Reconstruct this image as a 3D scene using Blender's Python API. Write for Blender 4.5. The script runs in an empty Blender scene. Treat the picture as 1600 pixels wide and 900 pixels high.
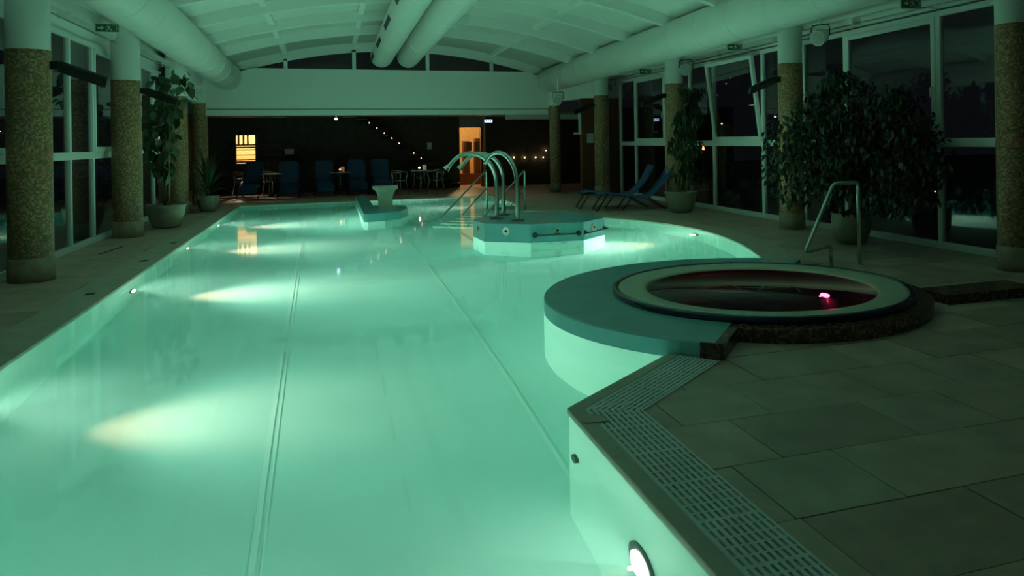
import bpy, math, random
from mathutils import Vector, Matrix
from mathutils.geometry import tessellate_polygon
random.seed(4)
S = bpy.context.scene
COL = S.collection
PI = math.pi
sin, cos = math.sin, math.cos

# ------------------------------------------------------------------ camera
F, PX, V0, H, YAW, ROLL = 1227.0, 938.8, 219.5, 1.6, .331, .015
fwd = Vector((sin(YAW), cos(YAW), 0)); rgt = Vector((cos(YAW), -sin(YAW), 0)); upv = Vector((0, 0, 1))
CR = rgt * cos(ROLL) - upv * sin(ROLL); CU = rgt * sin(ROLL) + upv * cos(ROLL)
cd = bpy.data.cameras.new('camera'); cam = bpy.data.objects.new('camera', cd); COL.objects.link(cam)
cd.sensor_width = 36; cd.lens = 36 * F / 1600
cd.shift_x = (800 - PX) / 1600; cd.shift_y = (V0 - 450) / 1600
cd.clip_start = .05; cd.clip_end = 400
M = Matrix.Identity(4)
for i in range(3):
    M[i][0] = CR[i]; M[i][1] = CU[i]; M[i][2] = -fwd[i]
M[2][3] = H
cam.matrix_world = M
S.camera = cam

# ------------------------------------------------------------------ world, exposure
w = bpy.data.worlds.new('night'); S.world = w; w.use_nodes = True
w.node_tree.nodes['Background'].inputs[0].default_value = (.10, .13, .16, 1)
w.node_tree.nodes['Background'].inputs[1].default_value = .035
S.view_settings.view_transform = 'Standard'; S.view_settings.look = 'None'
S.view_settings.gamma = 1; S.view_settings.exposure = 0.31
S.cycles.max_bounces = 12; S.cycles.diffuse_bounces = 5; S.cycles.glossy_bounces = 4
S.cycles.transmission_bounces = 8; S.cycles.volume_bounces = 1; S.cycles.transparent_max_bounces = 12
S.cycles.sample_clamp_indirect = 4; S.cycles.blur_glossy = 1.0
POOL_LAMP = 560.0           # watts of each underwater lamp
LAMP_COL = (1, .86, .66)

# ------------------------------------------------------------------ materials
def nt(name):
    m = bpy.data.materials.new(name); m.use_nodes = True
    return m, m.node_tree.nodes, m.node_tree.links, m.node_tree.nodes['Principled BSDF']
def mat(name, c, rough=.5, metal=0, spec=.5, noise=0, nscale=8, bump=0, bscale=40, c2=None, emit=None, estr=0, coat=0):
    m, N, L, b = nt(name)
    b.inputs['Base Color'].default_value = (*c, 1); b.inputs['Roughness'].default_value = rough
    b.inputs['Metallic'].default_value = metal; b.inputs['Specular IOR Level'].default_value = spec
    if coat: b.inputs['Coat Weight'].default_value = coat
    tc = N.new('ShaderNodeTexCoord')
    if noise or c2:
        n = N.new('ShaderNodeTexNoise'); n.inputs['Scale'].default_value = nscale; n.inputs['Detail'].default_value = 5
        L.new(tc.outputs['Object'], n.inputs['Vector'])
        r = N.new('ShaderNodeValToRGB'); r.color_ramp.elements[0].position = .32; r.color_ramp.elements[1].position = .68
        cc = c2 or tuple(x * (1 - noise) for x in c)
        r.color_ramp.elements[0].color = (*cc, 1); r.color_ramp.elements[1].color = (*c, 1)
        L.new(n.outputs['Fac'], r.inputs['Fac']); L.new(r.outputs['Color'], b.inputs['Base Color'])
    if bump:
        n2 = N.new('ShaderNodeTexNoise'); n2.inputs['Scale'].default_value = bscale; n2.inputs['Detail'].default_value = 3
        L.new(tc.outputs['Object'], n2.inputs['Vector'])
        bp = N.new('ShaderNodeBump'); bp.inputs['Strength'].default_value = bump; bp.inputs['Distance'].default_value = .01
        L.new(n2.outputs['Fac'], bp.inputs['Height']); L.new(bp.outputs['Normal'], b.inputs['Normal'])
    if emit:
        b.inputs['Emission Color'].default_value = (*emit, 1); b.inputs['Emission Strength'].default_value = estr
    return m
def mosaic(name, cols, size, rough=.35):
    m, N, L, b = nt(name)
    tc = N.new('ShaderNodeTexCoord'); v = N.new('ShaderNodeTexVoronoi'); v.inputs['Scale'].default_value = 1 / size
    v.inputs['Randomness'].default_value = .35
    L.new(tc.outputs['Object'], v.inputs['Vector'])
    sep = N.new('ShaderNodeSeparateColor'); L.new(v.outputs['Color'], sep.inputs['Color'])
    r = N.new('ShaderNodeValToRGB'); r.color_ramp.interpolation = 'CONSTANT'
    while len(r.color_ramp.elements) < len(cols): r.color_ramp.elements.new(.5)
    for i, c in enumerate(cols):
        r.color_ramp.elements[i].position = i / len(cols); r.color_ramp.elements[i].color = (*c, 1)
    L.new(sep.outputs['Red'], r.inputs['Fac']); L.new(r.outputs['Color'], b.inputs['Base Color'])
    bp = N.new('ShaderNodeBump'); bp.inputs['Strength'].default_value = .3; bp.inputs['Distance'].default_value = .003; bp.invert = True
    L.new(v.outputs['Distance'], bp.inputs['Height']); L.new(bp.outputs['Normal'], b.inputs['Normal'])
    b.inputs['Roughness'].default_value = rough
    return m
def emitter(name, c, s):
    m = bpy.data.materials.new(name); m.use_nodes = True; N = m.node_tree.nodes; N.clear()
    e = N.new('ShaderNodeEmission'); o = N.new('ShaderNodeOutputMaterial')
    e.inputs[0].default_value = (*c, 1); e.inputs[1].default_value = s
    m.node_tree.links.new(e.outputs[0], o.inputs[0]); return m
def thin_glass(name, tint=.75):
    m = bpy.data.materials.new(name); m.use_nodes = True; N = m.node_tree.nodes; L = m.node_tree.links; N.clear()
    o = N.new('ShaderNodeOutputMaterial'); mx = N.new('ShaderNodeMixShader'); t = N.new('ShaderNodeBsdfTransparent')
    g = N.new('ShaderNodeBsdfGlossy'); f = N.new('ShaderNodeFresnel')
    ge = N.new('ShaderNodeNewGeometry'); mp = N.new('ShaderNodeMapRange'); mp.inputs['To Min'].default_value = 1.52; mp.inputs['To Max'].default_value = 1 / 1.52
    L.new(ge.outputs['Backfacing'], mp.inputs['Value']); L.new(mp.outputs[0], f.inputs[0])     # both faces of a pane reflect alike
    t.inputs[0].default_value = (tint, tint, tint, 1); g.inputs['Roughness'].default_value = .01; g.inputs[0].default_value = (.95, .95, .95, 1)
    L.new(f.outputs[0], mx.inputs[0]); L.new(t.outputs[0], mx.inputs[1]); L.new(g.outputs[0], mx.inputs[2]); L.new(mx.outputs[0], o.inputs[0])
    return m
def water(name, absorb, adens, scat, sdens, bump, bscale, rough=.05):
    m = bpy.data.materials.new(name); m.use_nodes = True; N = m.node_tree.nodes; L = m.node_tree.links; N.clear()
    o = N.new('ShaderNodeOutputMaterial'); g = N.new('ShaderNodeBsdfRefraction'); g.inputs['IOR'].default_value = 1.33
    gl = N.new('ShaderNodeBsdfGlossy'); fr = N.new('ShaderNodeFresnel'); fr.inputs[0].default_value = 1.33; mx = N.new('ShaderNodeMixShader')
    g.inputs['Roughness'].default_value = 0; gl.inputs['Roughness'].default_value = rough
    L.new(fr.outputs[0], mx.inputs[0]); L.new(g.outputs[0], mx.inputs[1]); L.new(gl.outputs[0], mx.inputs[2]); L.new(mx.outputs[0], o.inputs['Surface'])
    tc = N.new('ShaderNodeTexCoord'); n = N.new('ShaderNodeTexNoise'); n.inputs['Scale'].default_value = bscale; n.inputs['Detail'].default_value = 2
    L.new(tc.outputs['Object'], n.inputs['Vector'])
    bp = N.new('ShaderNodeBump'); bp.inputs['Strength'].default_value = bump; bp.inputs['Distance'].default_value = .02
    L.new(n.outputs['Fac'], bp.inputs['Height'])
    for q in (g, gl, fr): L.new(bp.outputs['Normal'], q.inputs['Normal'])
    a = N.new('ShaderNodeVolumeAbsorption'); a.inputs[0].default_value = (*absorb, 1); a.inputs[1].default_value = adens
    if sdens:
        s = N.new('ShaderNodeVolumeScatter'); s.inputs[0].default_value = (*scat, 1); s.inputs[1].default_value = sdens; s.inputs['Anisotropy'].default_value = .55
        ad = N.new('ShaderNodeAddShader'); L.new(a.outputs[0], ad.inputs[0]); L.new(s.outputs[0], ad.inputs[1]); L.new(ad.outputs[0], o.inputs['Volume'])
    else: L.new(a.outputs[0], o.inputs['Volume'])
    return m

WHITE = mat('painted_white', (.88, .89, .86), .6, bump=.05, bscale=30)
PVC = mat('white_pvc', (.86, .89, .86), .35)
DUCT = mat('white_duct', (.87, .88, .84), .45, noise=.05, nscale=2)
LINER = mat('pool_liner', (.58, .86, .82), .55, noise=.06, nscale=1.2)
LINER_WALL = mat('pool_wall_liner', (.66, .88, .80), .55, noise=.05, nscale=2)
SEAM = mat('liner_weld', (.68, .89, .85), .5)
TILES = [mat('stone_tile_%d' % i, c, .42, noise=.28, nscale=3.2, bump=.25, bscale=22) for i, c in enumerate(
    [(.68, .48, .39), (.62, .45, .37), (.74, .53, .43), (.58, .41, .33), (.67, .51, .42)])]
GROUT = mat('grout', (.12, .10, .075), .8, noise=.3)
COPING = mat('coping_stone', (.62, .55, .46), .45, noise=.18, nscale=6, bump=.15)
TEAL = mat('teal_resin', (.26, .60, .64), .22, noise=.12, nscale=3, bump=.03, bscale=7)
GRATE = mat('grate_plastic', (.84, .88, .86), .4)
GUTTER = mat('gutter_dark', (.03, .05, .045), .3)
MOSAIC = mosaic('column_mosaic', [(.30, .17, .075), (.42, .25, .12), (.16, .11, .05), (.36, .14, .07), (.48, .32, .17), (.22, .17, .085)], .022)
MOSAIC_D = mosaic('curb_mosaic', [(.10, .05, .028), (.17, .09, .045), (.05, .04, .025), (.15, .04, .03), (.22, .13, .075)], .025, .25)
PLINTH = mat('plinth_stone', (.46, .36, .26), .5, noise=.3, nscale=9)
BLUE_RIM = mat('navy_rim', (.015, .028, .07), .2, coat=.4)
CREAM = mat('cream_acrylic', (.62, .66, .52), .35, noise=.1, nscale=4)
TUB = mat('dark_tub', (.03, .03, .04), .3)
STEEL = mat('brushed_steel', (.62, .66, .62), .22, metal=1)
STEEL_D = mat('dull_steel', (.40, .42, .40), .35, metal=1)
DARKM = mat('dark_metal', (.03, .035, .035), .4, metal=.6)
BARD = mat('tarnished_steel', (.16, .17, .16), .3, metal=1)
BLACKP = mat('black_plastic', (.012, .013, .014), .4)
BLUEF = mat('blue_cushion', (.03, .09, .20), .8, noise=.2, nscale=14, bump=.3, bscale=60)
BLUES = mat('blue_sling', (.02, .10, .26), .6)
POT = mat('glazed_pot', (.33, .31, .22), .35, noise=.25, nscale=7)
SOIL = mat('soil', (.03, .022, .015), .9)
LEAF = mat('leaf_green', (.028, .065, .022), .4, noise=.5, nscale=3)
LEAF2 = mat('leaf_pale', (.06, .12, .045), .4, noise=.4, nscale=3)
BARK = mat('bark', (.16, .14, .09), .8)
WOOD = mat('dark_wood', (.15, .075, .03), .5, noise=.4, nscale=6)
BENT = mat('bent_wood', (.36, .25, .10), .45)
BROWN = mat('brown_panel', (.17, .055, .022), .55, noise=.2, nscale=2)
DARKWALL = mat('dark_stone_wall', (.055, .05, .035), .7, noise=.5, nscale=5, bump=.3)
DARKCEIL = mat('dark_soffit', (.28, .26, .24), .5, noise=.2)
PAPER = mat('paper', (.75, .77, .72), .7)
INK = mat('ink', (.03, .05, .10), .7)
SIGNG = mat('sign_green', (.02, .16, .07), .4)
SIGNW = mat('sign_white', (.75, .80, .74), .4)
HALL = mat('ochre_wall', (.70, .50, .24), .7, noise=.15)
GLASS = thin_glass('window_glass')
WATER = water('pool_water', (.58, .93, .85), .24, (.7, 1, .92), .06, .05, 1.6)
SPAW = water('spa_water', (.2, .5, .55), .5, (.8, .8, .8), 0, .03, 5, .015)
LENS = emitter('lamp_lens', (1, .97, .88), 26)
WARM = emitter('warm_bulb', (1, .72, .42), 20)
REDL = emitter('red_lens', (1, .03, .10), 24)
FLAME = emitter('orange_flame', (1, .20, .07), 7)
COOL = emitter('cool_sign', (.50, .70, 1), 3)
NIGHTGROUND = mat('outdoor_paving', (.10, .10, .09), .8, noise=.3)

# ------------------------------------------------------------------ mesh builder
class MB:
    def __init__(s): s.v = []; s.f = []; s.sm = []
    def add(s, vs, fs, smooth=False):
        o = len(s.v); s.v += [tuple(x) for x in vs]; s.f += [tuple(i + o for i in f) for f in fs]; s.sm += [smooth] * len(fs); return s
    def box(s, x0, y0, z0, x1, y1, z1):
        return s.add([(x0, y0, z0), (x1, y0, z0), (x1, y1, z0), (x0, y1, z0), (x0, y0, z1), (x1, y0, z1), (x1, y1, z1), (x0, y1, z1)],
                     [(3, 2, 1, 0), (4, 5, 6, 7), (0, 1, 5, 4), (1, 2, 6, 5), (2, 3, 7, 6), (3, 0, 4, 7)])
    def obox(s, c, ax, ay, az, hx, hy, hz):     # oriented box, half sizes
        c = Vector(c); ax = Vector(ax).normalized() * hx; ay = Vector(ay).normalized() * hy; az = Vector(az).normalized() * hz
        vs = [c - ax - ay - az, c + ax - ay - az, c + ax + ay - az, c - ax + ay - az, c - ax - ay + az, c + ax - ay + az, c + ax + ay + az, c - ax + ay + az]
        return s.add(vs, [(3, 2, 1, 0), (4, 5, 6, 7), (0, 1, 5, 4), (1, 2, 6, 5), (2, 3, 7, 6), (3, 0, 4, 7)])
    def tube(s, pts, r, n=10, caps=True):
        pts = [Vector(p) for p in pts]; rs = r if isinstance(r, (list, tuple)) else [r] * len(pts)
        vs = []; prev = None
        for i, p in enumerate(pts):
            a = pts[max(i - 1, 0)]; b = pts[min(i + 1, len(pts) - 1)]; t = (b - a).normalized()
            if prev is None: u = t.orthogonal().normalized()
            else: u = (prev - t * prev.dot(t)).normalized()
            prev = u; v = t.cross(u)
            vs += [p + (u * cos(2 * PI * k / n) + v * sin(2 * PI * k / n)) * rs[i] for k in range(n)]
        fs = [(i * n + k, i * n + (k + 1) % n, (i + 1) * n + (k + 1) % n, (i + 1) * n + k) for i in range(len(pts) - 1) for k in range(n)]
        s.add(vs, fs, True)
        if caps:
            m = len(s.v) - len(vs); s.f += [tuple(m + k for k in range(n))[::-1], tuple(m + (len(pts) - 1) * n + k for k in range(n))]; s.sm += [False, False]
        return s
    def lathe(s, prof, c=(0, 0, 0), n=32, a0=0, a1=2 * PI, smooth=True, close=True):
        full = abs(a1 - a0 - 2 * PI) < 1e-6; m = n if full else n + 1; k = len(prof)
        vs = [(c[0] + r * cos(a0 + (a1 - a0) * i / n), c[1] + r * sin(a0 + (a1 - a0) * i / n), c[2] + z) for i in range(m) for r, z in prof]
        fs = [(i * k + j, ((i + 1) % m) * k + j, ((i + 1) % m) * k + j + 1, i * k + j + 1) for i in range(n) for j in range(k - 1)]
        s.add(vs, fs, smooth)
        return s
    def band(s, pts, n1, n2, z0, z1, closed=False):   # solid strip between two offsets of a polyline
        a = offset(pts, n1, closed); b = offset(pts, n2, closed); m = len(pts)
        vs = []
        for i in range(m): vs += [(*a[i], z0), (*b[i], z0), (*b[i], z1), (*a[i], z1)]
        fs = []
        for i in range(m if closed else m - 1):
            j = (i + 1) % m
            for q in range(4): fs.append((i * 4 + q, j * 4 + q, j * 4 + (q + 1) % 4, i * 4 + (q + 1) % 4))
        if not closed: fs += [(3, 2, 1, 0), ((m - 1) * 4, (m - 1) * 4 + 1, (m - 1) * 4 + 2, (m - 1) * 4 + 3)]
        return s.add(vs, fs)
    def prism(s, poly, z0, z1):
        m = len(poly); s.add([(*p, z0) for p in poly] + [(*p, z1) for p in poly],
                             [tuple(range(m))[::-1], tuple(range(m, 2 * m))] + [(i, (i + 1) % m, m + (i + 1) % m, m + i) for i in range(m)]); return s
    def build(s, name, material, parent=None, bevel=0, smooth=None):
        me = bpy.data.meshes.new(name); me.from_pydata(s.v, [], s.f); me.materials.append(material)
        me.polygons.foreach_set('use_smooth', [bool(x) if smooth is None else smooth for x in s.sm]); me.update()
        import bmesh
        bm = bmesh.new(); bm.from_mesh(me); bmesh.ops.recalc_face_normals(bm, faces=bm.faces); bm.to_mesh(me); bm.free()
        o = bpy.data.objects.new(name, me); COL.objects.link(o)
        if parent: o.parent = parent
        if bevel:
            b = o.modifiers.new('bevel', 'BEVEL'); b.width = bevel; b.segments = 2; b.limit_method = 'ANGLE'
        return o
def offset(pts, d, closed=False):   # left-hand offset positive
    n = len(pts); out = []
    for i in range(n):
        p = Vector(pts[i])
        a = Vector(pts[i - 1]) if (i > 0 or closed) else None
        b = Vector(pts[(i + 1) % n]) if (i < n - 1 or closed) else None
        d1 = (p - a).normalized() if a else None; d2 = (b - p).normalized() if b else None
        if d1 is None: d1 = d2
        if d2 is None: d2 = d1
        n1 = Vector((-d1.y, d1.x)); n2 = Vector((-d2.y, d2.x)); m = (n1 + n2)
        m = m / max(m.dot(n1), .35)
        out.append((p.x + m.x * d, p.y + m.y * d))
    return out
def tag(o, label=None, cat=None, group=None, kind=None):
    if label: o['label'] = label
    if cat: o['category'] = cat
    if group: o['group'] = group
    if kind: o['kind'] = kind
    return o
def empty(name, loc, label=None, cat=None, group=None, kind=None, rz=0):
    o = bpy.data.objects.new(name, None); COL.objects.link(o); o.location = loc; o.rotation_euler.z = rz; o.empty_display_size = .1
    return tag(o, label, cat, group, kind)
def copy_tree(o, parent=None):
    c = o.copy(); COL.objects.link(c)
    if parent: c.parent = parent
    for ch in list(o.children): copy_tree(ch, c)
    return c
def struct(o): o['kind'] = 'structure'; return o
def ray(u, v): return fwd + CR * ((u - PX) / F) - CU * ((v - V0) / F)
def at(u, v, z=0):      # point where the sight line through a photo pixel meets height z
    d = ray(u, v); t = (z - H) / d.z; return Vector((d.x * t, d.y * t, z))
def aty(u, v, y): d = ray(u, v); t = y / d.y; return Vector((d.x * t, y, H + d.z * t))
def atx(u, v, x): d = ray(u, v); t = x / d.x; return Vector((x, d.y * t, H + d.z * t))
def arc(cx, cy, r, a0, a1, n): return [(cx + r * cos(math.radians(a0 + (a1 - a0) * i / n)), cy + r * sin(math.radians(a0 + (a1 - a0) * i / n))) for i in range(n + 1)]
def catmull(P, n=6):
    out = []
    for i in range(len(P) - 1):
        p0 = Vector(P[max(i - 1, 0)]); p1 = Vector(P[i]); p2 = Vector(P[i + 1]); p3 = Vector(P[min(i + 2, len(P) - 1)])
        for k in range(n):
            t = k / n; out.append(tuple(.5 * ((2 * p1) + (p2 - p0) * t + (2 * p0 - 5 * p1 + 4 * p2 - p3) * t * t + (3 * p1 - p0 - 3 * p2 + p3) * t ** 3)))
    out.append(tuple(P[-1])); return out
def light(name, kind, loc, energy, color, parent=None, rot=None, **kw):
    l = bpy.data.lights.new(name, kind); l.energy = energy; l.color = color
    for k, v in kw.items(): setattr(l, k, v)
    o = bpy.data.objects.new(name, l); COL.objects.link(o); o.location = loc
    if parent: o.parent = parent
    if rot is not None: o.rotation_euler = Vector(rot).to_track_quat('-Z', 'Y').to_euler()
    return o

# ------------------------------------------------------------------ pool outline (plan, metres)
SX, SY = 3.94, 6.77          # spa centre
RL = 2.10                    # radius of the spa podium
WZ = -.02; FZ = -1.40
right_arc = catmull([(4.27, 17.98), (4.75, 16.95), (5.36, 15.5), (5.82, 14.5), (6.10, 13.3), (6.14, 12.2), (5.95, 10.9), (5.60, 9.7), (5.15, 8.50)], 5)
ledge_arc = arc(SX, SY, RL, 55, 221.5, 40)
left_part = [(1.32, 4.50), (1.32, 1.0), (-2.33, 1.0), (-2.33, 22.9), (4.5, 23.3), (4.5, 19.4), (3.48, 18.6)]
near_edge = [ledge_arc[-1], (1.32, 4.50), (1.32, 1.0)]
outline = [(3.48, 18.6)] + right_arc + ledge_arc[1:] + left_part[:-1]      # runs clockwise: deck lies on the left-hand side
dry = [p for p in ([(1.32, 4.50), (1.32, 1.0), (-2.33, 1.0), (-2.33, 22.9), (4.5, 23.3), (4.5, 19.4), (3.48, 18.6)] + right_arc)]
wall_line = [ledge_arc[-1]] + dry
# signed area to learn the side on which the deck lies
A2 = sum(outline[i][0] * outline[(i + 1) % len(outline)][1] - outline[(i + 1) % len(outline)][0] * outline[i][1] for i in range(len(outline)))
SD = -1 if A2 > 0 else 1      # offset sign that leads out of the pool

basin = empty('pool_basin', (0, 0, 0), kind='structure')
tess = tessellate_polygon([[Vector((*p, 0)) for p in outline]])
MB().add([(*p, FZ) for p in offset(outline, SD * .05, True)], [tuple(t) for t in tess]).build('basin_floor', LINER, basin)
MB().band(wall_line, 0, SD * .15, FZ - .02, -.012).build('basin_wall', LINER_WALL, basin)
# welded seams of the liner, lying on the floor
for x0, x1, w_ in ((-.42, -.62, .035), (-.36, -.56, .012), (1.45, 1.24, .035), (1.51, 1.30, .012)):
    MB().add([(x0, 2, FZ + .004), (x0 + w_, 2, FZ + .004), (x1 + w_, 21, FZ + .004), (x1, 21, FZ + .004)], [(0, 1, 2, 3)]).build('liner_seam', SEAM, basin)
wo = offset(outline, SD * .02, True); wt = tessellate_polygon([[Vector((*p, 0)) for p in wo]]); m_ = len(wo)
wm = MB().add([(*p, WZ) for p in wo] + [(*p, FZ - .06) for p in wo],
              [tuple(t) for t in wt] + [tuple(i + m_ for i in t)[::-1] for t in wt] + [(i, (i + 1) % m_, m_ + (i + 1) % m_, m_ + i) for i in range(m_)])
tag(wm.build('pool_water', WATER), 'green glowing still water filling the swimming pool', 'water', kind='stuff')

# ------------------------------------------------------------------ deck: slab, tiles, coping, grate
floor = empty('floor', (0, 0, 0), kind='structure')
hole = offset(outline, SD * .12, True)
rect = [(-4.0, -2.5), (8.4, -2.5), (8.4, 30), (-4.0, 30)]
tubhole = arc(SX, SY, 1.22, 0, 345, 23)
tt = tessellate_polygon([[Vector((*p, 0)) for p in rect], [Vector((*p, 0)) for p in hole], [Vector((*p, 0)) for p in tubhole]])
MB().add([(*p, -.02) for p in rect + hole + tubhole], [tuple(t) for t in tt]).build('floor_slab', GROUT, floor)
def inside(p, poly):
    c = False; j = len(poly) - 1
    for i in range(len(poly)):
        if (poly[i][1] > p[1]) != (poly[j][1] > p[1]) and p[0] < (poly[j][0] - poly[i][0]) * (p[1] - poly[i][1]) / (poly[j][1] - poly[i][1]) + poly[i][0]: c = not c
        j = i
    return c
clipline = offset(outline, SD * .06, True)
clip2 = offset(near_edge, SD * .385)
def clip(poly, a, b):           # keep the deck side of the directed edge
    n = Vector((-(b[1] - a[1]), b[0] - a[0])) * SD; out = []
    for i in range(len(poly)):
        p, q = Vector(poly[i]), Vector(poly[(i + 1) % len(poly)]); dp = (p - Vector(a)).dot(n); dq = (q - Vector(a)).dot(n)
        if dp >= 0: out.append(tuple(p))
        if dp * dq < 0: out.append(tuple(p + (q - p) * (dp / (dp - dq))))
    return out
def clip_out(poly, o, n):       # keep the part beyond o in direction n
    out = []
    for i in range(len(poly)):
        p, q = Vector(poly[i]), Vector(poly[(i + 1) % len(poly)]); dp = (p - o).dot(n); dq = (q - o).dot(n)
        if dp >= 0: out.append(tuple(p))
        if dp * dq < 0: out.append(tuple(p + (q - p) * (dp / (dp - dq))))
    return out
def seg_hits(poly, a, b):
    xs = [p[0] for p in poly]; ys = [p[1] for p in poly]
    nk = max(3, int(math.hypot(b[0] - a[0], b[1] - a[1]) / .04))
    for k in range(nk + 1):
        x = a[0] + (b[0] - a[0]) * k / nk; y = a[1] + (b[1] - a[1]) * k / nk
        if min(xs) - .02 < x < max(xs) + .02 and min(ys) - .02 < y < max(ys) + .02: return True
    return False
tiles = []
row = 0; y = 1.15 - .571 * 4
while y < 29.5:
    x = -3.86 - .3 * (row % 3)
    while x < 8.2:
        wd = random.choice((.57, .57, .86)); g_ = .003
        pl = [(max(x + g_, -3.86), y + g_), (min(x + wd - g_, 8.2), y + g_), (min(x + wd - g_, 8.2), y + .571 - g_), (max(x + g_, -3.86), y + .571 - g_)]
        x += wd
        if pl[1][0] - pl[0][0] < .05: continue
        cx = (pl[0][0] + pl[1][0]) / 2; cy = y + .28
        cl = clip2 + [(1.705, .6)] if (cx < 3.4 and 1.1 < cy < 6.0 and cx > .8) else None
        edges = []
        if cl:
            edges = [(clip2[i], clip2[i + 1]) for i in range(len(clip2) - 1) if seg_hits(pl, clip2[i], clip2[i + 1])]
        if all(inside(p, clipline) for p in pl): continue
        if not edges:
            edges = [(clipline[i], clipline[(i + 1) % len(clipline)]) for i in range(len(clipline)) if seg_hits(pl, clipline[i], clipline[(i + 1) % len(clipline)])]
        if cl and cx < 1.7 and cy < 4.4 and not edges: continue
        for a, b in edges:
            if len(pl) > 2: pl = clip(pl, a, b)
        dc = Vector((cx - SX, cy - SY))
        if dc.length < .9: continue
        if dc.length < 2.2:      # leave the whirlpool bowl free
            dn = dc.normalized(); o_ = Vector((SX, SY)) + dn * 1.2
            pl = clip_out(pl, o_, dn)
        if len(pl) < 3: continue
        tiles.append((cx, cy, pl))
    y += .571; row += 1
tiles.sort(key=lambda t: math.hypot(t[0] - 2.2, t[1]) + (3 if t[0] < 0 else 0))
tiles = [t for t in tiles if t[1] > .2 or t[0] > 0]
rest = MB()
for k, (cx, cy, pl) in enumerate(tiles):
    dz = random.uniform(-.0015, .0015)
    if k < 290: MB().prism(pl, -.018, -.004 + dz).build('tile', random.choice(TILES), floor)
    else: rest.prism(pl, -.018, -.004 + dz)
tag(rest.build('far_tile', TILES[0], floor), kind='stuff')

left_cop = [(-2.33, 1.0), (-2.33, 22.9), (4.5, 23.3), (4.5, 19.4), (3.48, 18.6)]
struct(MB().band(left_cop, -.012 * SD, SD * .40, -.045, .004).build('trim_1', COPING, bevel=.004))
struct(MB().band([(3.48, 18.6)] + right_arc, -.012 * SD, SD * .46, -.045, .004).build('trim_2', COPING, bevel=.004))
struct(MB().band(near_edge, -.012 * SD, SD * .085, -.045, .008).build('trim_3', COPING, bevel=.006))
for u, v in ((141, 460), (225, 408), (271, 380)):
    p = at(u, v); o = MB().obox((p.x, p.y, .006), (1, 0, 0), (0, 1, 0), (0, 0, 1), .045, .06, .003).build('depth_marker', BLACKP)
    tag(o, 'small dark marker plate set in the left pool coping, %s' % ('nearest of three' if v == 460 else 'middle of three' if v == 408 else 'farthest of three'), 'marker', 'marker plates in the left coping')
tag(MB().obox((-3.27, 14.1, .0), (.1, .8, 0), (.8, -.1, 0), (0, 0, 1), .42, .012, .004).build('slot_drain', DARKM), 'narrow dark drain slot in the tiles by the left windows', 'drain')
gr = empty('overflow_grate', (1.5, 4.4, 0), 'pale slotted overflow grate bending around the near right pool corner', 'grate')
def local(mb, name, m, parent, bevel=0, smooth=None):      # geometry given in world coordinates, parented to an offset empty
    o = mb.build(name, m, parent, bevel, smooth); o.matrix_parent_inverse = Matrix.Translation(-parent.location); return o
local(MB().band(near_edge, SD * .085, SD * .395, -.10, -.085), 'gutter', GUTTER, gr)
NS = 9; pitch = .30 / NS
for i in range(NS): local(MB().band(near_edge, SD * (.09 + pitch * i), SD * (.09 + pitch * i + .019), -.03, .004), 'slat', GRATE, gr)
local(MB().band(near_edge, SD * .388, SD * .402, -.03, .005), 'edge_strip', GRATE, gr)
local(MB().band(near_edge, SD * .083, SD * .088, -.03, .005), 'inner_strip', GRATE, gr)
cb = MB(); seg = [Vector(p) for p in near_edge]
for a, b in ((seg[0], seg[1]), (seg[1], seg[2])):
    t = (b - a).normalized(); n = Vector((-t.y, t.x)) * SD; L_ = (b - a).length; k = .03
    i = 0
    while k < L_ - .01:
        c = a + t * k + n * .24; wdt = .014 if i % 5 else .024
        # mitred ends: keep each bar inside its own leg
        def okp(q, first=(a == seg[0])):
            return True
        cb.obox((c.x, c.y, -.006), (n.x, n.y, 0), (t.x, t.y, 0), (0, 0, 1), .148, wdt / 2, .009); k += .075; i += 1
tag(local(cb, 'cross_bar', GRATE, gr), kind='stuff')
fl = MB(); p0 = Vector((1.315, 4.33)); 
fl.prism([(1.30, 4.40), (1.46, 4.30), (1.47, 4.20), (1.41, 4.20), (1.33, 4.22), (1.30, 4.26)], .006, .014)
tag(fl.build('coping_patch', COPING, bevel=.002), 'small loose cover piece on the near pool corner edge', 'cover')

# ------------------------------------------------------------------ ceiling, ribs, beam, gable
def zarc(x): return max(4.38 - .036 * (x - 1.9) ** 2, 3.62)
SLOPE = .012                    # the roof rises slightly towards the near end
def zc(x, y): return zarc(x) + SLOPE * (24 - y)
xs = [-4.0 + 12.4 * i / 48 for i in range(49)]
ceil = empty('ceiling', (0, 0, 0), kind='structure')
cm = MB(); vs = []
for yy in (-2.5, 24.3):
    for x in xs: vs.append((x, yy, zc(x, yy) + .22))
for yy in (-2.5, 24.3):
    for x in xs: vs.append((x, yy, zc(x, yy) + .30))
n = len(xs); fs = [(i, i + 1, n + i + 1, n + i) for i in range(n - 1)] + [(2 * n + i, 2 * n + i + 1, 3 * n + i + 1, 3 * n + i) for i in range(n - 1)]
fs += [(i, i + 1, 2 * n + i + 1, 2 * n + i) for i in range(n - 1)] + [(n + i, n + i + 1, 3 * n + i + 1, 3 * n + i) for i in range(n - 1)]
cm.add(vs, fs, True).build('vault_shell', WHITE, ceil)
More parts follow.
